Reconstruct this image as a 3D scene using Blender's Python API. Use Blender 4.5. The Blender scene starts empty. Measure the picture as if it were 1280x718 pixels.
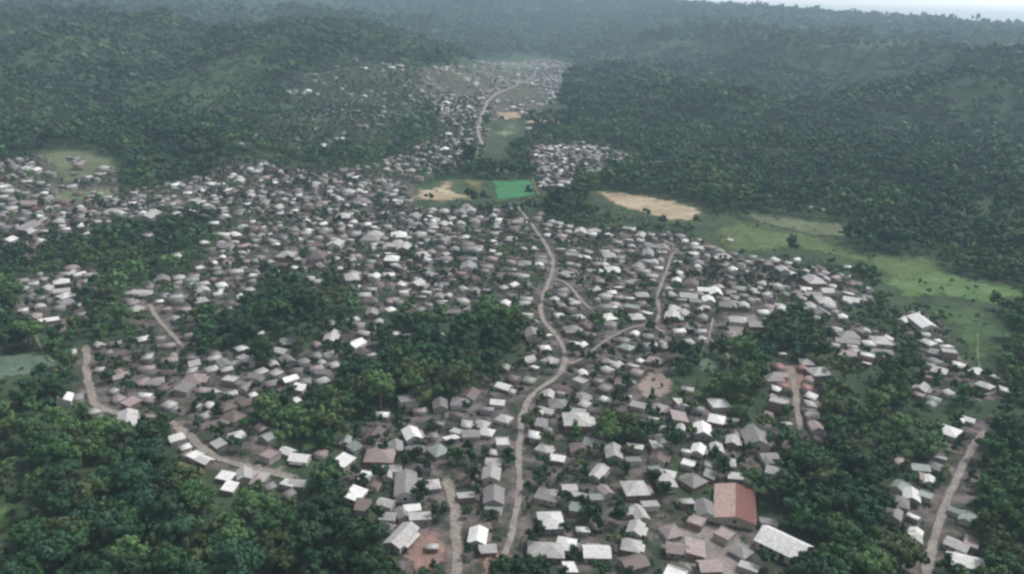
import bpy, bmesh, math
import numpy as np
from mathutils import Vector, Matrix, geometry

# ------------------------------------------------------------------ camera
C = bpy.context.scene
COL = C.collection
RS = np.random.RandomState(11)
PW, PH, F = 1280.0, 718.0, 1005.0          # photograph size and focal length in its pixels
CAM_Z, PITCH, ROLL = 160.0, math.radians(19.24), math.radians(2.4)

cam_data = bpy.data.cameras.new('camera')
cam = bpy.data.objects.new('camera', cam_data)
COL.objects.link(cam)
cam_data.sensor_width = 36.0
cam_data.lens = F / PW * 36.0
cam_data.clip_start, cam_data.clip_end = 1.0, 40000.0
RCAM = Matrix.Rotation(math.pi / 2 - PITCH, 4, 'X') @ Matrix.Rotation(ROLL, 4, 'Z')
cam.matrix_world = Matrix.Translation((0, 0, CAM_Z)) @ RCAM
C.camera = cam

# ------------------------------------------------------------------ sky, sun, exposure
SUN_EL, SUN_AZ = math.radians(56), math.radians(62)     # azimuth measured from +Y towards +X
w = bpy.data.worlds.new('World'); C.world = w; w.use_nodes = True
nt = w.node_tree; nt.nodes.clear()
sky = nt.nodes.new('ShaderNodeTexSky'); sky.sky_type = 'NISHITA'; sky.sun_disc = False
sky.sun_elevation = SUN_EL; sky.sun_rotation = SUN_AZ
sky.air_density = 1.0; sky.dust_density = 1.0; sky.ozone_density = 1.0
bw = nt.nodes.new('ShaderNodeRGBToBW')
mx = nt.nodes.new('ShaderNodeMix'); mx.data_type = 'RGBA'; mx.inputs[0].default_value = 0.9
bg = nt.nodes.new('ShaderNodeBackground'); bg.inputs['Strength'].default_value = 0.15
out = nt.nodes.new('ShaderNodeOutputWorld')
nt.links.new(sky.outputs[0], bw.inputs[0]); nt.links.new(sky.outputs[0], mx.inputs[6])
nt.links.new(bw.outputs[0], mx.inputs[7]); nt.links.new(mx.outputs[2], bg.inputs['Color'])
nt.links.new(bg.outputs[0], out.inputs[0])

sl = bpy.data.lights.new('sun', 'SUN'); sl.energy = 1.5; sl.angle = math.radians(11); sl.color = (1.0, 0.965, 0.91)
sun = bpy.data.objects.new('sun', sl); COL.objects.link(sun)
sd = Vector((math.sin(SUN_AZ) * math.cos(SUN_EL), math.cos(SUN_AZ) * math.cos(SUN_EL), math.sin(SUN_EL)))
sun.rotation_euler = sd.to_track_quat('Z', 'Y').to_euler(); sun.location = (0, 0, 400)

C.view_settings.view_transform = 'Standard'; C.view_settings.look = 'None'
C.view_settings.gamma = 1.0; C.view_settings.use_curve_mapping = False
C.view_settings.exposure = 0.86
C.cycles.use_denoising = True
C.cycles.max_bounces = 5; C.cycles.diffuse_bounces = 2; C.cycles.glossy_bounces = 1
C.cycles.volume_bounces = 1; C.cycles.transmission_bounces = 0
C.cycles.filter_width = 2.6

# ------------------------------------------------------------------ noise and terrain
_tab = np.random.RandomState(5).rand(256, 256)
def vnoise(x, y):
    x = np.asarray(x, float); y = np.asarray(y, float)
    xi = np.floor(x).astype(int); yi = np.floor(y).astype(int)
    fx = x - xi; fy = y - yi
    fx = fx * fx * (3 - 2 * fx); fy = fy * fy * (3 - 2 * fy)
    a = _tab[xi & 255, yi & 255]; b = _tab[(xi + 1) & 255, yi & 255]
    c = _tab[xi & 255, (yi + 1) & 255]; d = _tab[(xi + 1) & 255, (yi + 1) & 255]
    return (a * (1 - fx) + b * fx) * (1 - fy) + (c * (1 - fx) + d * fx) * fy
def fbm(x, y, o=4):
    s = 0; a = 0.5; t = 0
    for i in range(o):
        s = s + a * vnoise(x * 2 ** i + 17.3 * i, y * 2 ** i + 9.1 * i); t += a; a *= 0.5
    return s / t
def sstep(a, b, x):
    t = np.clip((np.asarray(x, float) - a) / (b - a), 0, 1); return t * t * (3 - 2 * t)
def height(x, y):
    x = np.asarray(x, float); y = np.asarray(y, float)
    r = np.hypot(x, y); az = np.arctan2(x, np.maximum(y, 1e-3) if False else y)
    base = 9 * (fbm(x / 170 + 3.1, y / 170 + 7.7, 3) - 0.5)
    valley = np.exp(-((x - 0.012 * y - 20) / (120 + 0.07 * np.maximum(y, 0))) ** 2)
    rg = 1 - np.abs(2 * fbm(x / 520 + 11, y / 520 + 4, 4) - 1)
    hills = sstep(720, 1700, r) * (125 * rg ** 1.9 - 26) * (1 - 0.88 * valley)
    kn = sstep(480, 800, r) * sstep(120, 340, np.abs(x - 0.1 * y)) * 16 * fbm(x / 150, y / 150, 2)
    d = np.degrees(az)
    ridge = np.interp(d, [-180, -40, -15, 0, 8, 14, 20, 27, 33, 45, 180], [222, 226, 222, 214, 200, 182, 168, 150, 138, 136, 150])
    far = sstep(2700, 4700, r)
    rn = fbm(x / 900 + 2, y / 900 + 5, 4)
    farh = ridge * (0.90 + 0.16 * rn) + 60 * (fbm(x / 420, y / 420, 4) - .5) * (1 - sstep(3700, 4500, r))
    return base + hills * (1 - far) + kn + far * farh - sstep(5000, 8000, r) * 40

R3 = np.array(RCAM.to_3x3())
def rays(uv):
    uv = np.atleast_2d(np.asarray(uv, float))
    d = np.stack([(uv[:, 0] - PW / 2) / F, -(uv[:, 1] - PH / 2) / F, -np.ones(len(uv))], 1)
    d = d @ R3.T
    return d / np.linalg.norm(d, axis=1, keepdims=True)
def ground_at(uv):
    """where the line of sight through a photograph pixel meets the terrain"""
    d = rays(uv); n = len(d)
    t = np.full(n, 60.0); hit = np.zeros(n, bool)
    for k in range(900):
        p = d * t[:, None]; z = CAM_Z + p[:, 2] - height(p[:, 0], p[:, 1])
        hit = z <= 0.02
        t = np.where(hit, t, t + np.clip(z * 0.9, 0.25, 60))
        t = np.minimum(t, 9000)
        if np.all(hit | (t >= 9000)): break
    return d[:, :2] * t[:, None], t
def project(P):
    P = np.atleast_2d(np.asarray(P, float)) - np.array([0, 0, CAM_Z])
    c = P @ R3
    zz = np.maximum(-c[:, 2], 1e-6)
    return np.stack([PW / 2 + F * c[:, 0] / zz, PH / 2 - F * c[:, 1] / zz], 1), zz
def inpoly(x, y, poly):
    res = np.zeros(np.shape(x), bool); n = len(poly); j = n - 1
    for i in range(n):
        xi, yi = poly[i]; xj, yj = poly[j]
        c = ((yi > y) != (yj > y)) & (x < (xj - xi) * (y - yi) / ((yj - yi) if yj != yi else 1e-9) + xi)
        res ^= c; j = i
    return res

# ------------------------------------------------------------------ materials
def new_mat(name, rough=0.8, spec=0.3, metal=0.0):
    m = bpy.data.materials.new(name); m.use_nodes = True
    b = m.node_tree.nodes['Principled BSDF']
    b.inputs['Roughness'].default_value = rough
    b.inputs['Specular IOR Level'].default_value = spec
    b.inputs['Metallic'].default_value = metal
    return m, m.node_tree, b
def N(nt, t, **kw):
    n = nt.nodes.new(t)
    for k, v in kw.items(): setattr(n, k, v)
    return n
def noise(nt, scale, detail=4, rough=0.6, coord=None):
    n = N(nt, 'ShaderNodeTexNoise'); n.inputs['Scale'].default_value = scale
    n.inputs['Detail'].default_value = detail; n.inputs['Roughness'].default_value = rough
    if coord is not None: nt.links.new(coord, n.inputs['Vector'])
    return n.outputs['Fac']
def ramp(nt, fac, stops):
    r = N(nt, 'ShaderNodeValToRGB'); nt.links.new(fac, r.inputs[0])
    e = r.color_ramp.elements
    while len(e) < len(stops): e.new(0.5)
    for i, (p, c) in enumerate(stops):
        e[i].position = p; e[i].color = (*c, 1) if len(c) == 3 else c
    return r.outputs[0]
def mixc(nt, fac, a, b, mode='MIX'):
    m = N(nt, 'ShaderNodeMix', data_type='RGBA', blend_type=mode)
    for s, v in ((m.inputs[0], fac), (m.inputs[6], a), (m.inputs[7], b)):
        if isinstance(v, (int, float)): s.default_value = v
        elif isinstance(v, tuple): s.default_value = (*v, 1)
        else: nt.links.new(v, s)
    return m.outputs[2]
def posn(nt): return N(nt, 'ShaderNodeNewGeometry').outputs['Position']
def attr(nt, name): 
    a = N(nt, 'ShaderNodeAttribute'); a.attribute_name = name; return a
def bump(nt, b, h, strength, dist):
    n = N(nt, 'ShaderNodeBump'); n.inputs['Strength'].default_value = strength; n.inputs['Distance'].default_value = dist
    nt.links.new(h, n.inputs['Height']); nt.links.new(n.outputs[0], b.inputs['Normal'])
def earth(name, c1, c2, c3=None, s=0.12):
    """patchy open ground: two or three true soil or grass colours broken up at several scales"""
    m, nt, b = new_mat(name, 0.95, 0.1)
    p = posn(nt)
    a = ramp(nt, noise(nt, s, 6, 0.65, p), [(0.36, c1), (0.64, c2)])
    if c3: a = mixc(nt, ramp(nt, noise(nt, s * 3.1, 5, 0.7, p), [(0.52, (0, 0, 0)), (0.66, (1, 1, 1))]), a, c3)
    f = ramp(nt, noise(nt, 1.6, 3, 0.6, p), [(0.25, (.72, .72, .72)), (0.75, (1.2, 1.2, 1.2))])
    nt.links.new(mixc(nt, 1.0, a, f, 'MULTIPLY'), b.inputs['Base Color'])
    bump(nt, b, noise(nt, 0.9, 4, 0.6, p), 0.5, 0.5)
    # the edge is overgrown: it breaks up into the ground below
    e = attr(nt, 'edge').outputs['Fac']
    ad = N(nt, 'ShaderNodeMath', operation='ADD'); nt.links.new(e, ad.inputs[0])
    sb = N(nt, 'ShaderNodeMath', operation='MULTIPLY_ADD'); nt.links.new(noise(nt, s * 4, 5, 0.7, p), sb.inputs[0]); sb.inputs[1].default_value = 1.5; sb.inputs[2].default_value = -0.95
    nt.links.new(sb.outputs[0], ad.inputs[1])
    nt.links.new(ramp(nt, ad.outputs[0], [(0.15, (0, 0, 0)), (0.5, (1, 1, 1))]), b.inputs['Alpha'])
    return m
def set_edge(me, e):
    a = me.attributes.new('edge', 'FLOAT', 'POINT'); a.data.foreach_set('value', np.asarray(e, np.float32))
def roof_mat(name, c, rust=(0.15, 0.10, 0.085), amount=0.5, rough=0.55):
    m, nt, b = new_mat(name, rough, 0.35)
    oi = N(nt, 'ShaderNodeObjectInfo'); tc = N(nt, 'ShaderNodeTexCoord')
    ad = N(nt, 'ShaderNodeVectorMath', operation='MULTIPLY_ADD')
    cb = N(nt, 'ShaderNodeCombineXYZ')
    for i in range(3): nt.links.new(oi.outputs['Random'], cb.inputs[i])
    nt.links.new(cb.outputs[0], ad.inputs[0]); ad.inputs[1].default_value = (91, 57, 33)
    nt.links.new(tc.outputs['Object'], ad.inputs[2])
    v = ad.outputs[0]
    lo = 0.66 - 0.22 * amount
    rf = ramp(nt, noise(nt, 0.33, 5, 0.62, v), [(lo, (0, 0, 0)), (lo + 0.14, (1, 1, 1))])
    sh = N(nt, 'ShaderNodeTexWave', wave_type='BANDS', bands_direction='X'); sh.inputs['Scale'].default_value = 0.42
    sh.inputs['Distortion'].default_value = 0.3; nt.links.new(v, sh.inputs['Vector'])
    vr = ramp(nt, noise(nt, 0.9, 3, 0.5, v), [(0.3, tuple(x * 0.72 for x in c)), (0.7, tuple(min(x * 1.1, .9) for x in c))])
    vr = mixc(nt, 0.22, vr, sh.outputs['Color'], 'MULTIPLY')
    # each house has weathered differently
    hv = ramp(nt, oi.outputs['Random'], [(0, (0.78, 0.78, 0.78)), (1, (1.12, 1.12, 1.12))])
    vr = mixc(nt, 1.0, vr, hv, 'MULTIPLY')
    nt.links.new(mixc(nt, rf, vr, tuple(0.55 * a + 0.45 * b_ for a, b_ in zip(rust, c))), b.inputs['Base Color'])
    return m
def wall_mat(name, c):
    m, nt, b = new_mat(name, 0.9, 0.2)
    p = posn(nt)
    a = ramp(nt, noise(nt, 0.35, 5, 0.6, p), [(0.3, tuple(x * 0.72 for x in c)), (0.7, c)])
    nt.links.new(a, b.inputs['Base Color']); return m
def foliage_mat(name, c, use_attr=False):
    m, nt, b = new_mat(name, 0.7, 0.18)
    p = posn(nt)
    f = ramp(nt, noise(nt, 0.28, 4, 0.6, p), [(0.28, (.60, .66, .60)), (0.5, (1, 1, 1)), (0.74, (1.5, 1.38, 1.2))])
    if use_attr: base = attr(nt, 'tint').outputs['Color']
    else:
        oi = N(nt, 'ShaderNodeObjectInfo')
        base = mixc(nt, 1.0, c, ramp(nt, oi.outputs['Random'], [(0, (.8, .82, .85)), (1, (1.22, 1.18, 1.1))]), 'MULTIPLY')
    nt.links.new(mixc(nt, 1.0, base, f, 'MULTIPLY'), b.inputs['Base Color'])
    return m

MR = dict(
    W=roof_mat('white_zinc_roof', (0.80, 0.80, 0.78), amount=0.3),
    L=roof_mat('pale_grey_zinc_roof', (0.50, 0.49, 0.48), amount=0.55),
    G=roof_mat('grey_zinc_roof', (0.27, 0.26, 0.265), amount=0.65),
    P=roof_mat('pinkish_weathered_roof', (0.37, 0.30, 0.295), amount=0.6),
    B=roof_mat('rusty_brown_roof', (0.16, 0.125, 0.12), amount=0.8),
    R=roof_mat('faded_red_roof', (0.36, 0.20, 0.18), rust=(0.2, .12, .1), amount=0.6),
    E=roof_mat('greenish_grey_roof', (0.29, 0.33, 0.30), amount=0.3))
MW = [wall_mat('cream_plaster_wall', (0.46, 0.42, 0.36)), wall_mat('grey_block_wall', (0.30, 0.29, 0.28)),
      wall_mat('mud_brick_wall', (0.27, 0.19, 0.15)), wall_mat('pale_plaster_wall', (0.52, 0.51, 0.49))]
M_DOOR = wall_mat('dark_timber_door', (0.09, 0.065, 0.05))
M_FRAME = wall_mat('pale_window_frame', (0.45, 0.44, 0.42))
M_GLASS, _, _b = new_mat('dark_window_pane', 0.2, 0.5); _b.inputs['Base Color'].default_value = (0.03, 0.035, 0.04, 1)
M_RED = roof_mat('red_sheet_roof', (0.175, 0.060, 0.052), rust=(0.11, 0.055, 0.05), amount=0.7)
M_LIT_PINK = roof_mat('lit_pink_sheet_roof', (0.42, 0.29, 0.26), rust=(0.3, 0.26, 0.2), amount=0.5)  # brighter slope of the hall roof: light falling on it is put into the colour
M_BARK = wall_mat('grey_brown_bark', (0.16, 0.13, 0.10))
TINTS = {'dark green': (0.029, 0.062, 0.030), 'mid green': (0.041, 0.098, 0.037), 'olive green': (0.064, 0.094, 0.040),
         'bluish green': (0.031, 0.080, 0.045), 'pale green': (0.080, 0.148, 0.058)}
M_LEAF = {k: foliage_mat(k.replace(' ', '_') + '_foliage', v) for k, v in TINTS.items()}
M_FOREST = foliage_mat('forest_foliage', (0, 0, 0), True)

# ------------------------------------------------------------------ object helpers
def mesh(name, V, faces, mats=(), smooth=False, midx=None):
    me = bpy.data.meshes.new(name)
    me.from_pydata([tuple(v) for v in V], [], faces)
    for m in mats: me.materials.append(m)
    if midx is not None: me.polygons.foreach_set('material_index', np.asarray(midx, np.int32))
    if smooth: me.polygons.foreach_set('use_smooth', np.ones(len(me.polygons), bool))
    me.update(); return me
def link(name, me, parent=None):
    o = bpy.data.objects.new(name, me); COL.objects.link(o)
    if parent: o.parent = parent
    return o
def tag(o, label=None, cat=None, group=None, kind=None):
    for k, v in (('label', label), ('category', cat), ('group', group), ('kind', kind)):
        if v: o[k] = v
    return o
def fastmesh(name, V, Fv, sizes, mat, tint=None, midx=None, mats=None, smooth=False):
    """big mesh straight from arrays: V (n,3), Fv flat vertex indices, sizes per face"""
    me = bpy.data.meshes.new(name)
    me.vertices.add(len(V)); me.vertices.foreach_set('co', np.asarray(V, np.float32).ravel())
    me.loops.add(len(Fv)); me.loops.foreach_set('vertex_index', np.asarray(Fv, np.int32))
    st = np.concatenate([[0], np.cumsum(sizes)[:-1]])
    me.polygons.add(len(sizes)); me.polygons.foreach_set('loop_start', st.astype(np.int32))
    try: me.polygons.foreach_set('loop_total', np.asarray(sizes, np.int32))
    except Exception: pass
    for m in (mats or [mat]): me.materials.append(m)
    if midx is not None: me.polygons.foreach_set('material_index', np.asarray(midx, np.int32))
    if smooth: me.polygons.foreach_set('use_smooth', np.ones(len(sizes), bool))
    me.update(calc_edges=True); me.validate()
    if tint is not None:
        a = me.color_attributes.new('tint', 'FLOAT_COLOR', 'POINT')
        a.data.foreach_set('color', np.concatenate([tint, np.ones((len(tint), 1))], 1).astype(np.float32).ravel())
    return me

# ------------------------------------------------------------------ plan of the place, read off the photograph
TOWN = [  # outlines of built-up ground, house density, chance of a garden tree
    (0.80, .62, [(0,250),(60,258),(160,240),(250,222),(300,200),(400,215),(480,205),(520,185),(560,165),(600,150),(612,165),(600,200),(520,228),(520,262),(600,262),(640,255),(655,290),(640,330),(600,370),(560,390),(520,400),(470,390),(430,350),(400,340),(330,345),(290,360),(230,350),(280,300),(270,270),(200,270),(130,285),(60,300),(40,330),(0,320)]),
    (0.55, .3, [(20,350),(110,330),(110,400),(70,420),(20,400)]),
    (0.72, .4, [(160,360),(240,345),(330,355),(310,380),(250,400),(240,440),(320,440),(330,470),(420,420),(470,400),(480,420),(450,460),(380,500),(330,510),(340,620),(260,590),(215,535),(130,525),(95,500),(105,440),(160,430)]),
    (0.84, .45, [(650,265),(700,280),(860,295),(920,320),(1045,340),(1090,365),(1070,390),(980,400),(940,420),(900,440),(850,430),(830,500),(900,500),(960,560),(950,600),(880,610),(840,560),(760,520),(700,600),(640,600),(640,540),(670,470),(650,420),(640,360)]),
    (0.66, .45, [(470,520),(560,510),(640,470),(660,500),(650,718),(560,760),(480,690),(470,620),(420,600),(420,560)]),
    (0.52, .5, [(650,600),(760,560),(830,560),(850,620),(1000,680),(1000,740),(640,740)]),
    (0.70, .2, [(660,185),(740,178),(800,195),(780,215),(700,245),(665,235)]),
    (0.62, .35, [(520,90),(560,80),(690,75),(720,85),(690,130),(650,150),(600,150),(560,160),(530,130)]),
    (0.11, .9, [(350,105),(420,75),(520,75),(530,130),(500,180),(400,200),(300,180),(360,140)]),
    (0.35, .5, [(1020,400),(1120,420),(1090,460),(1030,450)]),
    (0.62, .5, [(1108,392),(1165,396),(1195,436),(1215,468),(1264,476),(1264,500),(1138,508),(1156,480),(1150,432)]),
    (0.5, .4, [(1010,400),(1040,395),(1120,418),(1100,456),(1060,456)]),
    (0.6, .55, [(1118,610),(1175,560),(1212,522),(1246,526),(1228,590),(1216,700),(1204,740),(1130,740),(1116,660)]),
    (0.75, .35, [(600,470),(660,455),(720,465),(760,500),(750,600),(700,612),(596,610)]),
    (0.70, .35, [(955,460),(1000,445),(1030,470),(1035,550),(1000,570),(955,540)]),
    (0.45, .6, [(0,206),(40,195),(90,195),(150,215),(150,245),(60,258),(0,250)]),
    (0.25, .6, [(480,400),(560,395),(640,385),(650,300),(520,290),(480,350)]),
]
# x, y, width in photograph pixels, roof colour  (roofs that can be picked out one by one)
PICK = """83,371,22,W 30,389,12,W 61,401,20,W 50,383,14,L 40,373,20,G 78,365,22,L 100,382,10,L 75,385,12,G 33,361,14,L
170,387,20,L 200,377,10,W 223,370,10,W 251,377,24,L 255,364,22,L 275,368,18,W 230,388,18,P 205,388,16,P 312,363,10,L
180,425,9,W 225,423,18,P 213,432,15,P 185,448,14,L 185,462,20,P 122,433,14,L 150,472,28,P 180,478,18,P 143,490,14,L
183,496,10,W 165,505,28,P 133,512,16,L 165,523,34,L 107,498,18,G 82,501,22,W 90,442,10,L 232,488,30,G 212,508,16,L 240,465,12,L
283,463,18,L 265,463,9,L 265,509,9,W 283,510,28,B 310,455,14,L 145,430,14,G 120,463,10,L
326,417,12,W 352,440,14,L 327,466,16,L 342,456,16,L 362,475,28,W 370,504,18,W 415,425,22,L 440,401,20,L 456,418,20,L
445,432,26,W 465,445,12,L 413,445,20,L 418,458,14,L 395,462,22,P 360,427,20,E 455,370,20,L 465,362,10,L 465,392,16,G
488,388,9,W 496,418,12,W 510,419,10,L 549,418,16,W 560,370,12,L 550,380,12,L 527,388,12,G 580,362,16,L 631,381,16,W 410,404,14,G
510,508,30,G 478,520,18,W 550,508,22,G 515,546,30,W 630,485,18,W 622,505,20,W 630,525,20,L 608,542,20,W
690,377,18,L 728,378,20,L 757,371,24,L 767,384,10,W 782,387,10,L 698,395,14,W 723,397,20,L 760,398,24,W 745,386,20,G 802,370,18,L
840,370,18,L 822,394,18,W 795,398,22,L 833,417,20,W 793,418,12,W 810,421,14,G 658,395,18,L 685,420,9,W 681,436,16,W 665,420,24,G
718,430,9,W 727,432,9,W 738,420,18,G 783,435,22,E 832,434,24,L 818,452,24,P 770,458,26,L 668,460,12,W 800,452,9,W 885,377,16,W
872,377,20,E 918,378,9,L 945,375,10,L 875,415,16,L 860,428,18,L 922,402,26,L 945,408,22,G 725,482,24,L 685,495,24,L 730,507,16,L
758,502,14,W 859,488,16,L 850,510,12,G 898,507,26,W 895,526,26,W 877,541,26,W 848,525,28,P 682,515,26,L 676,532,26,G 720,530,34,L
640,490,12,L 1060,368,16,W 1077,375,12,L 1030,378,20,L 1012,386,20,L 1015,370,22,G 978,386,12,W 965,390,10,L 1085,362,14,L 1130,400,18,W
1152,407,20,W 1154,419,14,L 1042,415,28,L 1065,435,16,L 1085,430,14,W 1110,424,16,W 1083,450,20,W 1042,432,9,L 977,443,10,W
1168,441,20,E 1184,446,20,L 1196,457,20,W 1173,465,24,L 1150,487,26,L 1166,500,20,E 1230,483,20,L 1255,489,16,W 974,470,14,P
1010,476,12,P 972,510,28,L 1013,497,20,W 1015,520,22,L 970,488,9,W 1185,542,32,W 1224,530,24,W 228,548,13,W 238,557,14,W
253,570,24,W 297,546,22,W 314,590,32,L 283,598,12,W 288,611,11,W 338,547,40,E 375,575,36,W 338,572,26,P 326,597,20,L 362,607,30,W
430,580,28,W 432,553,24,E 490,588,34,L 457,598,11,W 445,622,38,W 485,648,28,L 515,637,12,W 525,650,30,L 502,674,40,L 564,550,28,W
548,566,32,E 495,562,30,G 553,606,20,L 568,622,13,L 628,556,20,W 617,580,30,L 614,597,24,L 617,638,14,E 597,674,34,W 540,686,12,L
668,548,16,W 680,562,22,L 697,575,22,W 742,556,30,E 793,561,24,W 791,577,14,E 823,573,28,B 835,594,12,W 860,582,18,W 872,564,24,W
895,563,18,L 915,553,26,L 918,597,20,W 866,604,36,G 793,615,34,L 745,625,28,E 711,612,10,L 718,638,18,E 688,655,34,W 682,692,44,L
728,665,17,W 745,694,34,W 712,713,20,W 812,633,16,L 838,668,30,P 868,690,28,P 905,672,30,P 1172,573,15,L 1148,587,30,E
1160,602,13,W 1138,622,26,W 1156,622,18,E 1192,645,30,E 1144,671,18,W 1156,680,16,L 1195,684,26,L 1206,706,40,W 966,590,20,L
1140,648,9,W 20,238,8,L 110,292,10,W 48,270,9,W 40,282,14,W 188,272,18,L 268,279,12,W 280,293,16,W 255,303,12,W 222,320,16,W
250,335,9,W 205,347,22,L 278,322,9,W 310,255,10,W 186,295,12,L 367,254,12,W 382,259,12,W 403,280,14,W 438,300,9,W 420,307,18,L
490,325,18,W 535,325,18,W 486,344,16,W 468,284,9,W 515,212,8,W 388,348,12,L 398,352,16,L 503,356,14,W 582,296,10,W 622,276,16,W
615,315,9,W 630,360,9,L 668,312,10,W 680,293,10,W 740,293,12,W 760,293,12,W 786,300,7,W 813,309,14,W 770,314,12,L 856,301,10,W
868,305,14,W 848,341,14,W 845,352,16,W 824,335,9,W 917,339,12,W 988,342,16,W 994,325,14,W 1060,334,10,W 950,360,10,L 912,300,9,L
722,186,10,W 668,193,9,W 700,231,10,W 683,194,8,W 455,84,10,W 490,84,10,W 420,96,6,W 455,120,8,W 480,134,8,W 512,135,8,W 500,82,14,L
586,133,10,W 600,160,8,L 560,167,14,W 370,113,6,W 380,115,5,W 395,160,8,L 300,180,12,L 1225,163,6,W 1133,153,12,L 660,160,10,L
985,462,14,R 1002,461,12,R 978,483,13,R 1006,486,13,R 972,456,12,R 870,655,28,P 925,692,30,G 880,640,24,G 858,630,26,L 846,690,30,P 886,712,30,P 935,712,28,L 960,655,14,G 966,497,12,L 1008,509,14,L 1019,536,16,P 984,532,14,L 1022,551,14,B 960,520,14,P 30,212,14,L 40,208,10,L 8,232,12,L 62,232,10,L 110,222,10,L 1013,259,8,L 1030,262,8,L 725,58,14,L 753,66,12,L"""
SHEETS = [  # open ground: name, material key, label outline
    ('meadow', 'meadow', [(868,280),(905,270),(960,280),(1030,292),(1075,312),(1170,320),(1192,335),(1180,350),(1150,360),(1105,352),(1060,332),(1000,318),(940,322),(905,318),(872,300)]),
    ('meadow', 'lush', [(1085,318),(1168,318),(1195,342),(1228,350),(1275,356),(1300,372),(1262,388),(1180,378),(1120,385),(1092,352)]),
    ('meadow', 'scrub', [(1130,372),(1180,378),(1236,384),(1262,400),(1266,440),(1250,470),(1225,470),(1205,450),(1180,420),(1150,395)]),
    ('field', 'pale', [(918,266),(960,268),(1010,274),(1050,278),(1076,288),(1062,299),(1010,296),(985,288),(940,280)]),
    ('clearing', 'tan', [(736,239),(770,238),(800,243),(836,249),(868,256),(893,267),(880,279),(835,279),(800,270),(775,260),(750,252)]),
    ('clearing', 'tan', [(506,240),(515,232),(528,234),(545,226),(566,223),(578,230),(572,236),(590,243),(604,250),(596,255),(575,250),(552,257),(530,252),(515,254)]),
    ('field', 'olive', [(560,224),(612,223),(612,252),(594,256),(585,236)]),
    ('field', 'pale', [(40,192),(72,186),(112,188),(150,200),(160,214),(126,222),(96,232),(70,228),(50,214)]),
    ('field', 'pale', [(60,234),(100,238),(140,232),(150,244),(100,256),(58,252)]),
    ('field', 'blue', [(-20,448),(30,440),(62,440),(80,456),(60,470),(10,476),(-20,482)]),
    ('field', 'valley', [(628,92),(680,92),(694,104),(684,130),(650,132),(628,122)]),
    ('field', 'pale', [(520,84),(610,88),(618,108),(596,122),(548,118)]),
    ('field', 'valley', [(560,84),(600,74),(690,70),(716,82),(700,92),(640,96),(590,98)]),
    ('field', 'valley', [(604,160),(640,152),(668,160),(650,182),(628,200),(612,198)]),
    ('clearing', 'tan', [(660,150),(700,150),(712,154),(690,158),(655,156)]),
    ('clearing', 'tan', [(618,141),(650,140),(656,150),(640,153),(620,152)]),
    ('field', 'blue', [(612,205),(642,202),(650,216),(612,218)]),
    ('yard', 'pink', [(790,480),(806,464),(832,464),(848,478),(842,494),(822,504),(798,498)]),
    ('yard', 'grey', [(806,668),(830,652),(880,652),(930,668),(952,700),(940,735),(880,740),(830,700)]),
    ('yard', 'red', [(972,456),(998,456),(1014,472),(1008,490),(985,492),(970,478)]),
    ('yard', 'red', [(600,690),(650,690),(668,705),(660,740),(590,740)]),
    ('yard', 'red', [(500,668),(560,650),(566,700),(540,740),(500,735)]),
    ('field', 'blue', [(868,453),(882,446),(900,450),(904,462),(890,470),(872,466)]),
    ('yard', 'grey', [(902,395),(948,388),(960,405),(945,426),(912,428),(898,412)]),
    ('yard', 'grey', [(215,528),(262,560),(330,574),(380,582),(372,600),(320,602),(270,590),(232,560)]),
    ('field', 'olive', [(210,560),(240,560),(265,590),(270,625),(240,630),(215,600)]),
    ('field', 'lush', [(-30,632),(18,628),(22,655),(10,668),(-30,670)]),
]
ROADS = [  # name, width in metres, surface, centre line
    ('main_road', 3.9, 'road', [(606,745),(617,718),(632,690),(643,655),(648,610),(650,560),(652,525),(660,503),(675,486),(694,473),(704,460),(706,445),(701,428),(690,414),(680,402),(676,385),(682,362),(690,342),(691,325),(683,308),(672,292),(662,278),(652,264),(643,252)]),
    ('lane', 2.9, 'road', [(818,409),(824,392),(822,372),(828,352),(834,338),(838,324),(848,310)]),
    ('lane', 2.5, 'road', [(704,458),(722,452),(740,440),(760,425),(790,410),(818,409),(838,425)]),
    ('lane', 3.0, 'road', [(686,350),(702,352),(715,362),(728,378),(745,392)]),
    ('street', 5.0, 'dust', [(572,745),(572,718),(571,690),(569,650),(562,618),(555,590)]),
    ('ridge_road', 4.0, 'road', [(1150,750),(1158,718),(1166,680),(1184,628),(1203,585),(1222,552),(1232,532)]),
    ('dirt_road', 4.8, 'dust', [(108,425),(108,450),(112,480),(120,505),(150,518),(205,524),(232,543),(262,568),(300,583),(345,592),(385,600)]),
    ('dirt_road', 3.6, 'dust', [(183,378),(192,392),(205,408),(220,425),(235,440)]),
    ('lane', 4.6, 'dust', [(1000,545),(997,520),(994,492),(990,468),(985,455)]),
    ('footpath', 1.8, 'dust', [(892,392),(889,410),(887,424),(899,433),(910,446),(910,460),(902,474)]),
    ('footpath', 1.7, 'pale', [(1221,410),(1222,428),(1222,446),(1225,460),(1231,468)]),
    ('footpath', 1.9, 'pale', [(40,408),(46,424),(52,438),(62,450),(70,456)]),
    ('footpath', 2.0, 'dust', [(1208,482),(1214,492),(1232,494),(1250,489)]),
    ('main_road', 7.0, 'road', [(606,190),(600,176),(598,162),(602,148),(607,136),(612,126),(640,112),(665,98),(672,88)]),
]
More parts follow.
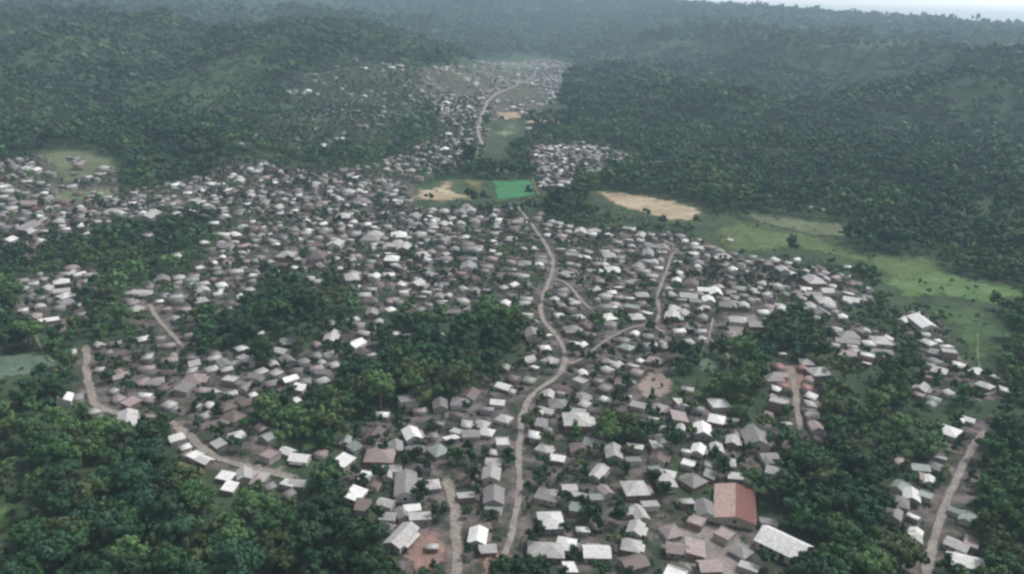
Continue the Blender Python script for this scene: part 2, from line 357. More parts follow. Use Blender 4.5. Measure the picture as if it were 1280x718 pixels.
M_SHEET = dict(
    meadow=earth('rough_meadow', (0.085, 0.12, 0.05), (0.13, 0.165, 0.075), (0.06, 0.085, 0.04), 0.05),
    lush=earth('lush_meadow', (0.085, 0.155, 0.052), (0.14, 0.215, 0.09), (0.065, 0.105, 0.045), 0.05),
    pale=earth('pale_field', (0.11, 0.135, 0.075), (0.17, 0.19, 0.115), (0.085, 0.105, 0.06), 0.03),
    olive=earth('dry_olive_field', (0.15, 0.15, 0.075), (0.20, 0.18, 0.10), (0.11, 0.12, 0.06), 0.05),
    tan=earth('bare_tan_clearing', (0.30, 0.24, 0.16), (0.48, 0.41, 0.30), (0.27, 0.20, 0.14), 0.03),
    blue=earth('blue_green_field', (0.09, 0.135, 0.10), (0.15, 0.20, 0.155), (0.075, 0.105, 0.065), 0.09),
    pink=earth('bare_pinkish_yard', (0.24, 0.19, 0.165), (0.33, 0.265, 0.24), (0.18, 0.15, 0.125), 0.09),
    red=earth('bare_red_earth', (0.23, 0.15, 0.13), (0.33, 0.21, 0.185), (0.20, 0.15, 0.125), 0.09),
    grey=earth('trodden_grey_yard', (0.22, 0.195, 0.18), (0.31, 0.28, 0.26), (0.14, 0.14, 0.11), 0.09),
    road=earth('worn_grey_road', (0.23, 0.205, 0.19), (0.33, 0.30, 0.28), (0.17, 0.155, 0.135), 0.22),
    dust=earth('dusty_road', (0.22, 0.195, 0.17), (0.33, 0.295, 0.265), (0.15, 0.14, 0.11), 0.22))
M_SHEET['valley'] = earth('pale_valley_grass', (0.15, 0.20, 0.10), (0.24, 0.28, 0.16), (0.11, 0.15, 0.075), 0.02)
M_SHEET['scrub'] = earth('green_scrub', (0.055, 0.10, 0.045), (0.09, 0.14, 0.06), (0.045, 0.075, 0.04), 0.05)
M_SHEET['road_pale'] = M_SHEET['pale']

GX0, GX1, GY0, GY1, GS = -1500.0, 1500.0, 60.0, 2700.0, 2.0
gnx, gny = int((GX1 - GX0) / GS), int((GY1 - GY0) / GS)
gx, gy = np.meshgrid(GX0 + GS * (np.arange(gnx) + .5), GY0 + GS * (np.arange(gny) + .5), indexing='ij')
g_town = np.zeros((gnx, gny), np.float32); g_tree = np.ones((gnx, gny), np.float32)
g_open = np.zeros((gnx, gny), bool); g_shut = g_open.copy(); g_block = np.zeros((gnx, gny), bool)
wx_ = gx + 9 * (fbm(gx / 22, gy / 22, 2) - .5); wy_ = gy + 9 * (fbm(gx / 22 + 50, gy / 22, 2) - .5)
def raster(poly, warp=True):
    p = np.asarray(poly)
    i0, i1 = np.clip(((p[:, 0].min() - 12 - GX0) / GS, (p[:, 0].max() + 12 - GX0) / GS), 0, gnx).astype(int)
    j0, j1 = np.clip(((p[:, 1].min() - 12 - GY0) / GS, (p[:, 1].max() + 12 - GY0) / GS), 0, gny).astype(int)
    sl = (slice(i0, i1), slice(j0, j1))
    return sl, inpoly((wx_ if warp else gx)[sl], (wy_ if warp else gy)[sl], poly)
def cell(x, y):
    i = ((np.asarray(x) - GX0) / GS).astype(int); j = ((np.asarray(y) - GY0) / GS).astype(int)
    ok = (i >= 0) & (i < gnx) & (j >= 0) & (j < gny)
    return np.clip(i, 0, gnx - 1), np.clip(j, 0, gny - 1), ok
def dense(uv, step=14):
    uv = np.asarray(uv, float); o = []
    for a, b in zip(uv, np.roll(uv, -1, 0)):
        n = max(1, int(np.hypot(*(b - a)) / step)); o += [a + (b - a) * k / n for k in range(n)]
    return np.array(o)
for dens, tr, poly in TOWN:
    P, _ = ground_at(dense(poly)); sl, m = raster(P)
    g_town[sl][m] = np.maximum(g_town[sl][m], dens); g_tree[sl][m] = np.minimum(g_tree[sl][m], tr)
SHEETW = []
COURT = ground_at(dense([(612,227),(664,225),(672,246),(618,252)], 6))[0]
_sl, _m = raster(COURT, False); g_open[_sl] |= _m; g_block[_sl] |= _m
for nm, mk, poly in SHEETS:
    P, _ = ground_at(dense(poly, 6)); SHEETW.append(P); sl, m = raster(P, False); g_open[sl] |= m
    if mk not in ('pale', 'scrub', 'valley'): g_shut[sl] |= m
def catmull(P, n=8):
    P = np.asarray(P, float); Q = np.vstack([2 * P[0] - P[1], P, 2 * P[-1] - P[-2]]); o = []
    for i in range(1, len(Q) - 2):
        for k in range(n):
            t = k / n; p0, p1, p2, p3 = Q[i - 1:i + 3]
            o.append(0.5 * (2 * p1 + (p2 - p0) * t + (2 * p0 - 5 * p1 + 4 * p2 - p3) * t * t + (3 * p1 - p0 - 3 * p2 + p3) * t ** 3))
    return np.array(o + [P[-1]])
ROADW = []
for nm, wd, mk, line in ROADS:
    P = catmull(ground_at(line)[0], 10); ROADW.append(P)
    seg = np.concatenate([P + (np.roll(P, -1, 0) - P) * k / 6 for k in range(6)])[:-6]
    for a in np.arange(-wd / 2 - 1.0, wd / 2 + 1.01, 1.0):
        for b in np.arange(-wd / 2 - 1.0, wd / 2 + 1.01, 1.0):
            if a * a + b * b > (wd / 2 + 1) ** 2: continue
            i, j, ok = cell(seg[:, 0] + a, seg[:, 1] + b); g_block[i[ok], j[ok]] = True
road_pts = np.concatenate(ROADW[:9]); road_tan = np.concatenate([np.gradient(P, axis=0) for P in ROADW[:9]])

# ------------------------------------------------------------------ ground (one sheet to the horizon)
az = np.radians(np.concatenate([np.arange(-180, -52, 4.0), np.arange(-52, 52, 0.25), np.arange(52, 180, 4.0)]))
rr = np.concatenate([[4, 30, 60, 90, 110], np.exp(np.linspace(math.log(120), math.log(9000), 560))])
A, Rr = np.meshgrid(az, rr, indexing='ij')
X = Rr * np.sin(A); Y = Rr * np.cos(A); Z = height(X, Y)
V = np.stack([X, Y, Z], -1).reshape(-1, 3)
na, nr = len(az), len(rr)
ii, jj = np.meshgrid(np.arange(na), np.arange(nr - 1), indexing='ij'); i2 = (ii + 1) % na
Fq = np.stack([ii * nr + jj, i2 * nr + jj, i2 * nr + jj + 1, ii * nr + jj + 1], -1).reshape(-1)
V = np.vstack([V, [[0, 0, float(height(0., 0.))]]]); c0 = len(V) - 1
k = np.arange(na); tri = np.stack([np.full(na, c0), ((k + 1) % na) * nr, k * nr], -1).reshape(-1)
m, nt, b = new_mat('ground_earth_and_undergrowth', 0.95, 0.1)
p = posn(nt); tw = attr(nt, 'tint')
sep = N(nt, 'ShaderNodeSeparateColor'); nt.links.new(tw.outputs['Color'], sep.inputs[0])
und = ramp(nt, noise(nt, 0.05, 6, 0.65, p), [(0.35, (0.035, 0.055, 0.035)), (0.62, (0.065, 0.095, 0.05))])
dirt = ramp(nt, noise(nt, 0.09, 6, 0.7, p), [(0.36, (0.035, 0.052, 0.034)), (0.47, (0.065, 0.072, 0.055)), (0.56, (0.145, 0.122, 0.118)), (0.72, (0.26, 0.22, 0.215))])
far = ramp(nt, noise(nt, 0.006, 8, 0.7, p), [(0.35, (0.035, 0.06, 0.04)), (0.65, (0.10, 0.14, 0.08))])
gras = ramp(nt, noise(nt, 0.02, 6, 0.7, p), [(0.35, (0.045, 0.075, 0.036)), (0.65, (0.085, 0.125, 0.062))])
c = mixc(nt, sep.outputs[1], und, far); c = mixc(nt, sep.outputs[2], c, gras); c = mixc(nt, sep.outputs[0], c, dirt)
nt.links.new(c, b.inputs['Base Color'])
bump(nt, b, noise(nt, 0.35, 5, 0.65, p), 0.8, 1.2)
i, j, ok = cell(V[:, 0], V[:, 1])
tv = np.where(ok, np.clip(g_town[i, j] * 1.7, 0, 1), 0) * (1 - .55 * sstep(1150, 1650, np.hypot(V[:, 0], V[:, 1])))
gl = sstep(.56, .66, fbm(V[:, 0] / 230 + 31, V[:, 1] / 150 + 12, 4)) * sstep(620, 800, np.hypot(V[:, 0], V[:, 1]))
tint = np.stack([tv, sstep(1500, 3000, np.hypot(V[:, 0], V[:, 1])), gl], 1)
me = fastmesh('ground', V, np.concatenate([Fq, tri]), np.concatenate([np.full(len(Fq) // 4, 4), np.full(na, 3)]), m, tint, smooth=True)
tag(link('ground', me), kind='structure')
ZMIN = float(V[:, 2].min()); ZMAX = float(V[:, 2].max())

# ------------------------------------------------------------------ roads, paths and open ground
def sheet(name, P, mat, lift):
    P = np.asarray(P) + 0; n = len(P)
    ext = np.ptp(P, axis=0).max(); s = max(2.5, ext / 60)
    a, b = np.meshgrid(np.arange(P[:, 0].min(), P[:, 0].max(), s), np.arange(P[:, 1].min(), P[:, 1].max(), s))
    a, b = a.ravel(), b.ravel()
    # ragged natural edge
    c = P.mean(0); rad = ext * 0.075
    ang = fbm(P[:, 0] / (ext * .11), P[:, 1] / (ext * .11), 3) - .5
    dirv = (P - c) / np.maximum(np.linalg.norm(P - c, axis=1, keepdims=True), 1e-6)
    P = P + dirv * (ang * 2 * rad)[:, None]
    ins = inpoly(a, b, P)
    pts = [Vector(q) for q in P] + [Vector((x, y)) for x, y in zip(a[ins], b[ins])]
    ev, _, ef = geometry.delaunay_2d_cdt(pts, [], [list(range(n))], 1, 1e-4)[:3]
    ev = np.array([(v.x, v.y) for v in ev])
    V = np.column_stack([ev, height(ev[:, 0], ev[:, 1]) + lift])
    fs = []
    for f in ef:
        u, v, q = (ev[i] for i in f[:3])
        fs.append(list(f) if (v[0] - u[0]) * (q[1] - u[1]) - (v[1] - u[1]) * (q[0] - u[0]) > 0 else list(f)[::-1])
    me = mesh(name, V, fs, [mat], True)
    Q = np.concatenate([P + (np.roll(P, -1, 0) - P) * k / 4 for k in range(4)])
    dd = np.array([np.min(np.hypot(Q[:, 0] - x, Q[:, 1] - y)) for x, y in ev])
    set_edge(me, np.clip(dd / max(4.0, ext * (.06 if name == 'surface' else .15)), 0, 1)); return link(name, me)
for (nm, mk, _), P in zip(SHEETS, SHEETW):
    far_ = np.hypot(*P.mean(0))
    tag(sheet(nm, P, M_SHEET[mk], 0.22 if far_ < 900 else 1.6), kind='structure')
def road(name, P, wd, mat, lift):
    d = np.gradient(P, axis=0); d /= np.linalg.norm(d, axis=1, keepdims=True)
    nrm = np.column_stack([-d[:, 1], d[:, 0]])
    V = []; F_ = []; K = 5
    for k, (q, n_) in enumerate(zip(P, nrm)):
        wl = wd * (0.5 + 0.34 * (vnoise(q[0] / 7, q[1] / 7) - .5)); wr = wd * (0.5 + 0.34 * (vnoise(q[0] / 6 + 40, q[1] / 6) - .5))
        for t in range(K):
            s = wl - (wl + wr) * t / (K - 1); x, y = q + n_ * s
            V.append((x, y, float(height(x, y)) + lift))
    for k in range(len(P) - 1):
        for t in range(K - 1):
            a = k * K + t; F_.append((a, a + 1, a + K + 1, a + K))
    me = mesh(name, V, F_, [mat], True)
    if me.polygons[0].normal.z < 0: me.flip_normals()
    n = len(P); tt = np.arange(n); en = np.clip(np.minimum(tt, n - 1 - tt) / 6, 0, 1)
    set_edge(me, (np.array([0.05, .75, 1, .75, 0.05])[None] * en[:, None]).ravel()); return link(name, me)
for k, ((nm, wd, mk, _), P) in enumerate(zip(ROADS, ROADW)):
    tag(road(nm, P, wd, M_SHEET[mk], 0.30 + 0.02 * k + (1.5 if k == len(ROADS) - 1 else 0)), kind='structure')

# ------------------------------------------------------------------ houses
def box(x0, x1, y0, y1, z0, z1):
    V = [(x0,y0,z0),(x1,y0,z0),(x1,y1,z0),(x0,y1,z0),(x0,y0,z1),(x1,y0,z1),(x1,y1,z1),(x0,y1,z1)]
    return V, [(0,3,2,1),(4,5,6,7),(0,1,5,4),(1,2,6,5),(2,3,7,6),(3,0,4,7)]
def join(parts):
    V = []; F_ = []
    for v, f in parts:
        o = len(V); V += list(v); F_ += [tuple(i + o for i in q) for q in f]
    return V, F_
def gable_wall(L, W, h, r):
    x, y = L / 2, W / 2
    V = [(-x,-y,-2),(x,-y,-2),(x,y,-2),(-x,y,-2),(-x,-y,h),(x,-y,h),(x,y,h),(-x,y,h),(-x,0,h+r),(x,0,h+r)]
    return V, [(0,1,5,4),(2,3,7,6),(1,2,6,9,5),(3,0,4,8,7)]
def thick(V, F_, t=0.12):
    """closed slab: the sheet, its underside and its edges"""
    n = len(V); cnt = {}
    for f in F_:
        for a, b in zip(f, f[1:] + f[:1]): cnt[(a, b)] = 1
    U = [(x, y, z - t) for x, y, z in V]
    E = [(a, b) for a, b in cnt if (b, a) not in cnt]
    return list(V) + U, list(F_) + [tuple(i + n for i in f[::-1]) for f in F_] + [(b, a, a + n, b + n) for a, b in E]
def gable_roof(L, W, h, r, e=0.5):
    x, y = L / 2 + e, W / 2 + e; zb = h - r * e / (W / 2) + .14; zr = h + r + .14
    return thick([(-x,-y,zb),(x,-y,zb),(x,0,zr),(-x,0,zr),(x,y,zb),(-x,y,zb)], [(0,1,2,3),(3,2,4,5)])
def hip_roof(L, W, h, r, e=0.55):
    x, y = L / 2 + e, W / 2 + e; k = max(L / 2 - W / 2, 0.25); zb = h - r * e / (W / 2) + .14; zr = h + r + .14
    return thick([(-x,-y,zb),(x,-y,zb),(x,y,zb),(-x,y,zb),(-k,0,zr),(k,0,zr)], [(0,1,5,4),(2,3,4,5),(1,2,5),(3,0,4)])
def shed_roof(L, W, h, r, e=0.45):
    x, y = L / 2 + e, W / 2 + e
    return thick([(-x,-y,h+.1),(x,-y,h+.1),(x,y,h+r+.1),(-x,y,h+r+.1)], [(0,1,2,3)])
def shed_wall(L, W, h, r):
    x, y = L / 2, W / 2; q = r * .45 / (W + .9)
    V = [(-x,-y,-2),(x,-y,-2),(x,y,-2),(-x,y,-2),(-x,-y,h-.1+q),(x,-y,h-.1+q),(x,y,h+r-.1-q),(-x,y,h+r-.1-q)]
    return V, [(0,1,5,4),(1,2,6,5),(2,3,7,6),(3,0,4,7)]
def moved(vf, dx=0, dy=0, rot=False, dz=0):
    V, F_ = vf
    return ([((-y if rot else x) + dx, (x if rot else y) + dy, z + dz) for x, y, z in V], F_)
def opening_spots(L, W, h, doors=True):
    """door and window places: (kind, x, y, facing)"""
    o = []; n = max(2, int(L // 3.2))
    for s in (-1, 1):
        for k in range(n):
            x = -L / 2 + L * (k + .5) / n
            o.append(('door' if doors and k == n // 2 and s < 0 else 'window', x, s * W / 2, s, 'y'))
    o.append(('window', L / 2, 0, 1, 'x')); o.append(('window', -L / 2, 0, -1, 'x'))
    return o
def bar_on(spot, w_, z0, z1, out_=0.06, depth=0.12):
    _, x, y, s, ax = spot
    if ax == 'y':
        a, b = sorted((y + s * (out_ - depth), y + s * out_)); return box(x - w_ / 2, x + w_ / 2, a, b, z0, z1)
    a, b = sorted((x + s * (out_ - depth), x + s * out_)); return box(a, b, y - w_ / 2, y + w_ / 2, z0, z1)
PROTO = {}
def porch(L, W, h):
    y0, y1 = -W / 2 - .1, -W / 2 - 2.2; x = L * .34
    V, F_ = thick([(-x, y1 - .2, h - .75), (x, y1 - .2, h - .75), (x, y0 - .45, h - .28), (-x, y0 - .45, h - .28)], [(0, 1, 2, 3)])
    return join([(V, F_)] + [box(k * (x - .2) - .07, k * (x - .2) + .07, y1 - .07, y1 + .07, -1.5, h - .87) for k in (-1, 0, 1)])
def proto(name, form, L, W, h, r):
    if form == 'gabled': wl, rf = gable_wall(L, W, h, r), gable_roof(L, W, h, r)
    elif form == 'hipped':
        wl = box(-L/2, L/2, -W/2, W/2, -2, h); rf = hip_roof(L, W, h, r)
    elif form == 'lean-to': wl, rf = shed_wall(L, W, h, r), shed_roof(L, W, h, r)
    elif form == 'L-shaped':
        W2 = W * .72; a = gable_wall(L, W, h, r); b_ = moved(gable_wall(W * .95, W2, h - .06, r * .8), L / 2 - W2 / 2 - .2, W / 2 + W * .475 - .3, True)
        wl = join([a, b_]); rf = join([gable_roof(L, W, h, r), moved(gable_roof(W * 1.15, W2, h - .06, r * .8), L / 2 - W2 / 2 - .2, W / 2 + W * .45 - .55, True)])
    elif form == 'flat-roofed':
        wl = join([box(-L/2, L/2, -W/2, W/2, -2, h)])
        pr = [box(-L/2-.25, L/2+.25, -W/2-.25, W/2+.25, h, h+.22)]
        for q in (box(-L/2-.25, L/2+.25, -W/2-.25, -W/2-.05, h+.22, h+.75), box(-L/2-.25, L/2+.25, W/2+.05, W/2+.25, h+.22, h+.75),
                  box(-L/2-.25, -L/2-.05, -W/2-.05, W/2+.05, h+.22, h+.75), box(L/2+.05, L/2+.25, -W/2-.05, W/2+.05, h+.22, h+.75)): pr.append(q)
        rf = join(pr)
    ext = {}
    ext['wall'] = mesh(name + '_wall', *wl, [MW[0]]); ext['roof'] = mesh(name + '_roof', *rf, [MR['L']])
    ext['open'] = []
    ext['porch'] = mesh('porch', *porch(L, W, h), [MR['G']]) if form in ('gabled', 'hipped') and L > 8.6 else None
    for s in opening_spots(L, W, h):
        if s[0] == 'door': ext['open'].append(('door', mesh('door', *bar_on(s, 1.0, 0, 2.05), [M_DOOR]), None))
        else:
            z0, z1 = 1.0, min(2.1, h - .3)
            fr = bar_on(s, 1.3, z0 - .1, z1 + .1, .05)
            ext['open'].append(('window', mesh('window', *fr, [M_FRAME]), mesh('pane', *bar_on(s, 1.1, z0, z1, 0.07), [M_GLASS])))
            if h > 4.5:
                fr = bar_on(s, 1.3, z0 + 2.7, z1 + 2.9, .05)
                ext['open'].append(('window', mesh('window', *fr, [M_FRAME]), mesh('pane', *bar_on(s, 1.1, z0 + 2.8, z1 + 2.8, 0.07), [M_GLASS])))
    PROTO[name] = dict(form=form, L=L, W=W, h=h, r=r, rawroof=rf, rawwall=wl, **ext)
proto('cottage', 'gabled', 8.5, 6.5, 2.9, 1.5); proto('bungalow', 'gabled', 11, 8, 3.0, 1.9); proto('longhouse', 'gabled', 15, 7.5, 3.0, 1.7)
proto('villa', 'hipped', 11, 9.5, 3.1, 2.2); proto('square', 'hipped', 9, 8.6, 2.9, 2.0); proto('longvilla', 'hipped', 14, 9, 3.1, 2.1)
proto('shed', 'lean-to', 6, 4.6, 2.4, .8); proto('leanto', 'lean-to', 9, 6.5, 2.7, 1.1)
proto('ell', 'L-shaped', 11, 7, 3.0, 1.7); proto('block', 'flat-roofed', 9.5, 8, 5.8, 0); proto('lowblock', 'flat-roofed', 8, 7, 3.2, 0)

HOUSES = []   # dicts: x, y, proto, yaw, scale, colour, picked
def road_yaw(x, y):
    d2 = (road_pts[:, 0] - x) ** 2 + (road_pts[:, 1] - y) ** 2; k = int(np.argmin(d2)); t = road_tan[k]
    return math.atan2(t[1], t[0]), math.sqrt(float(d2[k]))
def occupy(x, y, rad):
    n = int(rad / GS) + 1; i, j, ok = cell(np.array([x]), np.array([y]))
    if not ok[0]: return
    i, j = int(i[0]), int(j[0]); s = (slice(max(i-n,0), i+n+1), slice(max(j-n,0), j+n+1))
    g_block[s] |= (gx[s] - x) ** 2 + (gy[s] - y) ** 2 < rad * rad
def add_house(x, y, width, colr, picked, dist):
    yaw, rd = road_yaw(x, y)
    clear = 3.2 + .42 * width
    if rd < clear:      # keep the carriageway free
        k = int(np.argmin((road_pts[:, 0] - x) ** 2 + (road_pts[:, 1] - y) ** 2)); nx, ny = -math.sin(yaw), math.cos(yaw)
        sg = 1 if (x - road_pts[k, 0]) * nx + (y - road_pts[k, 1]) * ny >= 0 else -1
        x, y = road_pts[k, 0] + sg * nx * clear, road_pts[k, 1] + sg * ny * clear
    if rd > 60: yaw += RS.uniform(-.7, .7)
    yaw += RS.normal(0, .24) + (math.pi / 2 if RS.rand() < .5 else 0)
    if width < 5.5: pn = RS.choice(['shed', 'leanto', 'cottage'], p=[.5, .25, .25])
    elif width < 8.5: pn = RS.choice(['cottage', 'leanto', 'square', 'lowblock', 'bungalow'], p=[.34, .16, .26, .1, .14])
    elif width < 11.5: pn = RS.choice(['bungalow', 'villa', 'square', 'ell', 'longhouse', 'block'], p=[.32, .22, .14, .16, .1, .06])
    else: pn = RS.choice(['longhouse', 'longvilla', 'ell', 'villa', 'bungalow'], p=[.3, .22, .22, .14, .12])
    q = PROTO[pn]
    ext_ = abs(math.cos(yaw)) * (q['L'] + 1) + abs(math.sin(yaw)) * (q['W'] + 1)
    if q['form'] == 'L-shaped': ext_ *= 1.3
    sc = float(np.clip(width / ext_, .6, 1.4))
    HOUSES.append(dict(x=x, y=y, p=pn, yaw=yaw, s=sc, c=colr, pick=picked, wall=int(RS.randint(4)), d=dist, r=sc * .5 * math.hypot(q['L'], q['W'])))
    occupy(x, y, sc * (.5 * (q['L'] + q['W']) * .5 + 1.2))
# the big hall and the long white building take their ground first
HALL, _ = ground_at([(922, 648)]); HALL = HALL[0]; occupy(HALL[0], HALL[1] + 4, 12.5)
BARN, _ = ground_at([(978, 690)]); BARN = BARN[0]; occupy(*BARN, 11)
pk = [s.split(',') for s in PICK.split()]
uv = np.array([(float(a), float(b_)) for a, b_, _, _ in pk])
Pg, Tg = ground_at(uv + [0, 3])
for (a, b_, wd, cc), g, t in zip(pk, Pg, Tg):
    wm = float(np.clip(float(wd) * t / F, 4.2, 12.5 if t < 420 else 10.5 if t < 900 else 18))
    i, j, ok = cell(np.array([g[0]]), np.array([g[1]]))
    if float(b_) > 470 and wm > 7.5 and RS.rand() < .45 and not (805 < float(a) < 950 and float(b_) > 640):
        # a compound: a main house with smaller ones crowding it
        add_house(g[0], g[1], wm * .72, cc, True, t)
        a0 = RS.uniform(0, 6.28)
        for kk in range(int(RS.randint(1, 4))):
            aa = a0 + kk * 2.0 + RS.uniform(-.4, .4); dd = wm * RS.uniform(.62, .8)
            add_house(g[0] + dd * math.cos(aa), g[1] + dd * math.sin(aa), wm * RS.uniform(.42, .6), RS.choice([cc, 'L', 'G', 'B', 'P']), True, t)
        continue
    add_house(g[0], g[1], wm, cc, True, t)
# the houses between them
sp = 8.6
cx, cy = np.meshgrid(np.arange(-1100, 1100, sp), np.arange(150, 2600, sp), indexing='ij')
cx = (cx + RS.uniform(-4, 4, cx.shape)).ravel(); cy = (cy + RS.uniform(-4, 4, cy.shape)).ravel()
i, j, ok = cell(cx, cy); den = np.where(ok, g_town[i, j], 0)
keep = (den > 0) & (RS.rand(len(cx)) < den * (-0.50 + 2.9 * fbm(cx / 62, cy / 62, 3)) ) & ~g_shut[i, j] & (~g_open[i, j] | (RS.rand(len(cx)) < .45))
hxy = np.array([(h['x'], h['y'], h['r']) for h in HOUSES])
order = np.where(keep)[0]; RS.shuffle(order)
for k in order:
    x, y = cx[k], cy[k]
    i, j, _ = cell(np.array([x]), np.array([y])); s = (slice(max(i[0]-2,0), i[0]+3), slice(max(j[0]-2,0), j[0]+3))
    if g_block[s].mean() > .22: continue
    dist = math.hypot(x, y)
    wd = float(np.clip(RS.normal(7.2, 2.5), 4.0, 13))
    cc = RS.choice(list('WLGPBE'), p=[.10, .30, .31, .11, .13, .05])
    add_house(x, y, wd, cc, False, math.hypot(dist, CAM_Z))
for h in HOUSES: h['z'] = float(height(h['x'], h['y'])) 
hp, hz = project([(h['x'], h['y'], h['z'] + 2.5) for h in HOUSES])
for h, q, z in zip(HOUSES, hp, hz):
    h['u'], h['v'] = float(q[0]), float(q[1]); h['app'] = h['r'] * F / z
    h['in'] = -5 < q[0] < PW + 5 and -5 < q[1] < PH + 6
vis = sorted([h for h in HOUSES if h['in']], key=lambda h: -h['app'])
SINGLE = vis[:300]; REST = vis[300:] + []
print('houses', len(HOUSES), 'visible', len(vis), 'last single v', SINGLE[-1]['v'])

# words for the labels
COLW = dict(W='white-roofed', L='pale-grey-roofed', G='dark-grey-roofed', P='pinkish-roofed', R='faded-red-roofed', B='rusty-brown-roofed', E='greenish-roofed')
LAND = [('the main road near the bottom edge', 1, [(632,690),(645,640)]), ('the straight middle stretch of main road', 1, [(648,610),(650,560),(652,525)]),
        ('the S-bend of the main road', 1, [(668,490),(694,473),(706,445),(690,414)]), ('the upper stretch of main road', 1, [(676,385),(690,342),(690,325),(672,292)]),
        ('the straight pale lane', 1, [(824,392),(828,352),(838,324)]), ('the lane joining the bend', 1, [(722,452),(760,425),(790,410)]),
        ('the wide dirt street at the bottom', 1, [(572,718),(569,650)]), ('the lower ridge road', 1, [(1158,718),(1184,628)]), ('the top of ridge road', 1, [(1203,585),(1232,532)]),
        ('the dirt road along lower-left forest', 1, [(205,524),(262,568),(345,592)]), ('the dirt road near the left field', 1, [(108,425),(120,505)]),
        ('the short left dirt lane', 1, [(183,378),(235,440)]), ('the red earth lane', 1, [(1000,545),(990,468)]), ('the bare pink yard', 0, [(818,482)]),
        ('the round blue-green plot', 0, [(886,458)]), ('the red-roofed hall', 0, [(918,630)]), ('the long white gabled building', 0, [(978,685)]),
        ('the trodden grey yard', 0, [(928,408)]), ('the central wood', 0, [(560,460)]), ('the bottom-right bare yard', 0, [(880,690)]),
        ('the lush right meadow', 0, [(1160,360)]), ('the rough meadow', 0, [(960,310)]), ('the pale footpath on right', 0, [(1223,440)]),
        ('the blue-green left field', 0, [(30,458)]), ('the loop footpath', 0, [(1230,492)]), ('the olive plot in the lower-left', 0, [(240,590)])]
LANDW = [(n, k, ground_at(dense(p, 8) if len(p) > 1 else p)[0]) for n, k, p in LAND]
ORD = ['nearest', 'second nearest', 'third nearest', 'fourth nearest', 'fifth nearest', 'sixth nearest', 'seventh nearest', 'eighth nearest', 'ninth nearest', 'tenth nearest'] + ['%dth nearest' % k for k in range(11, 60)]
def near_land(x, y):
    d = [(float(np.min((P[:, 0] - x) ** 2 + (P[:, 1] - y) ** 2)) ** .5, n, i) for i, (n, _, P) in enumerate(LANDW)]
    return sorted(d)
def side(x, y, li):
    P = LANDW[li][2]; k = int(np.argmin((P[:, 0] - x) ** 2 + (P[:, 1] - y) ** 2)); dx, dy = x - P[k, 0], y - P[k, 1]
    if abs(dx) > abs(dy) * .8: return 'left of' if dx < 0 else 'right of'
    return 'beyond' if dy > 0 else 'in front of'
def make_labels(items, head):
    """items: dicts with x, y; head(h) gives the look words. Each gets its own sentence."""
    groups = {}
    for h in items:
        n = near_land(h['x'], h['y']); h['n'] = n
        h['base'] = f"{head(h)} {side(h['x'], h['y'], n[0][2])} {n[0][1]}"
        groups.setdefault(h['base'], []).append(h)
    for base, g in groups.items():
        if len(g) == 1: g[0]['label'] = base; continue
        g.sort(key=lambda h: h['n'][0][0])
        for k, h in enumerate(g):
            h['label'] = f"{head(h)} {side(h['x'], h['y'], h['n'][0][2])} {h['n'][0][1]}, {'nearest' if k == 0 else ORD[k]} it"
            h['label'] = h['label'].replace('nearest it', 'nearest to it') if len(h['label'].split()) < 16 else h['label']
def house_head(h):
    sz = h['r'] * 2
    s = 'small' if sz < 9.5 else 'large' if sz > 15.5 else 'mid-sized'
    return f"{s} {COLW[h['c']]} {PROTO[h['p']]['form'].replace('flat-roofed', 'flat-topped')} house"
make_labels(SINGLE, house_head)

def slot_mat(o, m):
    o.material_slots[0].link = 'OBJECT'; o.material_slots[0].material = m
for h in SINGLE:
    q = PROTO[h['p']]
    t = bpy.data.objects.new('house', None); COL.objects.link(t); t.empty_display_size = 1
    t.location = (h['x'], h['y'], h['z']); t.rotation_euler = (0, 0, h['yaw']); t.scale = (h['s'],) * 3
    tag(t, h['label'], 'house', 'houses of the hill town')
    wl = link('wall', q['wall'], t); slot_mat(wl, MW[h['wall']])
    rf = link('roof', q['roof'], t); slot_mat(rf, MR[h['c']])
    if q['porch'] and h['wall'] != 1 and h['app'] > 9: slot_mat(link('porch', q['porch'], t), MR[RS.choice(list('GBLP'))])
    if h['app'] > 15:
        for nm, me_, pane in q['open']:
            o = link(nm, me_, t)
            if pane: link('pane', pane, o)

# the rest of the town, too many and too small to set one by one
V = []; Fv = []; sz = []; mi = []; off = 0
MI = {k: i for i, k in enumerate('WLGPBER')}
for h in REST:
    q = PROTO[h['p']]; ca, sa = math.cos(h['yaw']), math.sin(h['yaw'])
    for raw, m_ in ((q['rawwall'], 7 + h['wall']), (q['rawroof'], MI[h['c']])):
        v = np.array(raw[0]) * h['s']
        V.append(np.column_stack([v[:, 0] * ca - v[:, 1] * sa + h['x'], v[:, 0] * sa + v[:, 1] * ca + h['y'], v[:, 2] + h['z']]))
        for f in raw[1]:
            Fv += [i_ + off for i_ in f]; sz.append(len(f)); mi.append(m_)
        off += len(v)
me = fastmesh('town', np.vstack(V), Fv, np.array(sz), None, midx=mi, mats=[MR[k] for k in 'WLGPBER'] + MW)
tag(link('houses', me), 'small grey and white roofed houses packed together across the upper town', 'houses', kind='stuff')

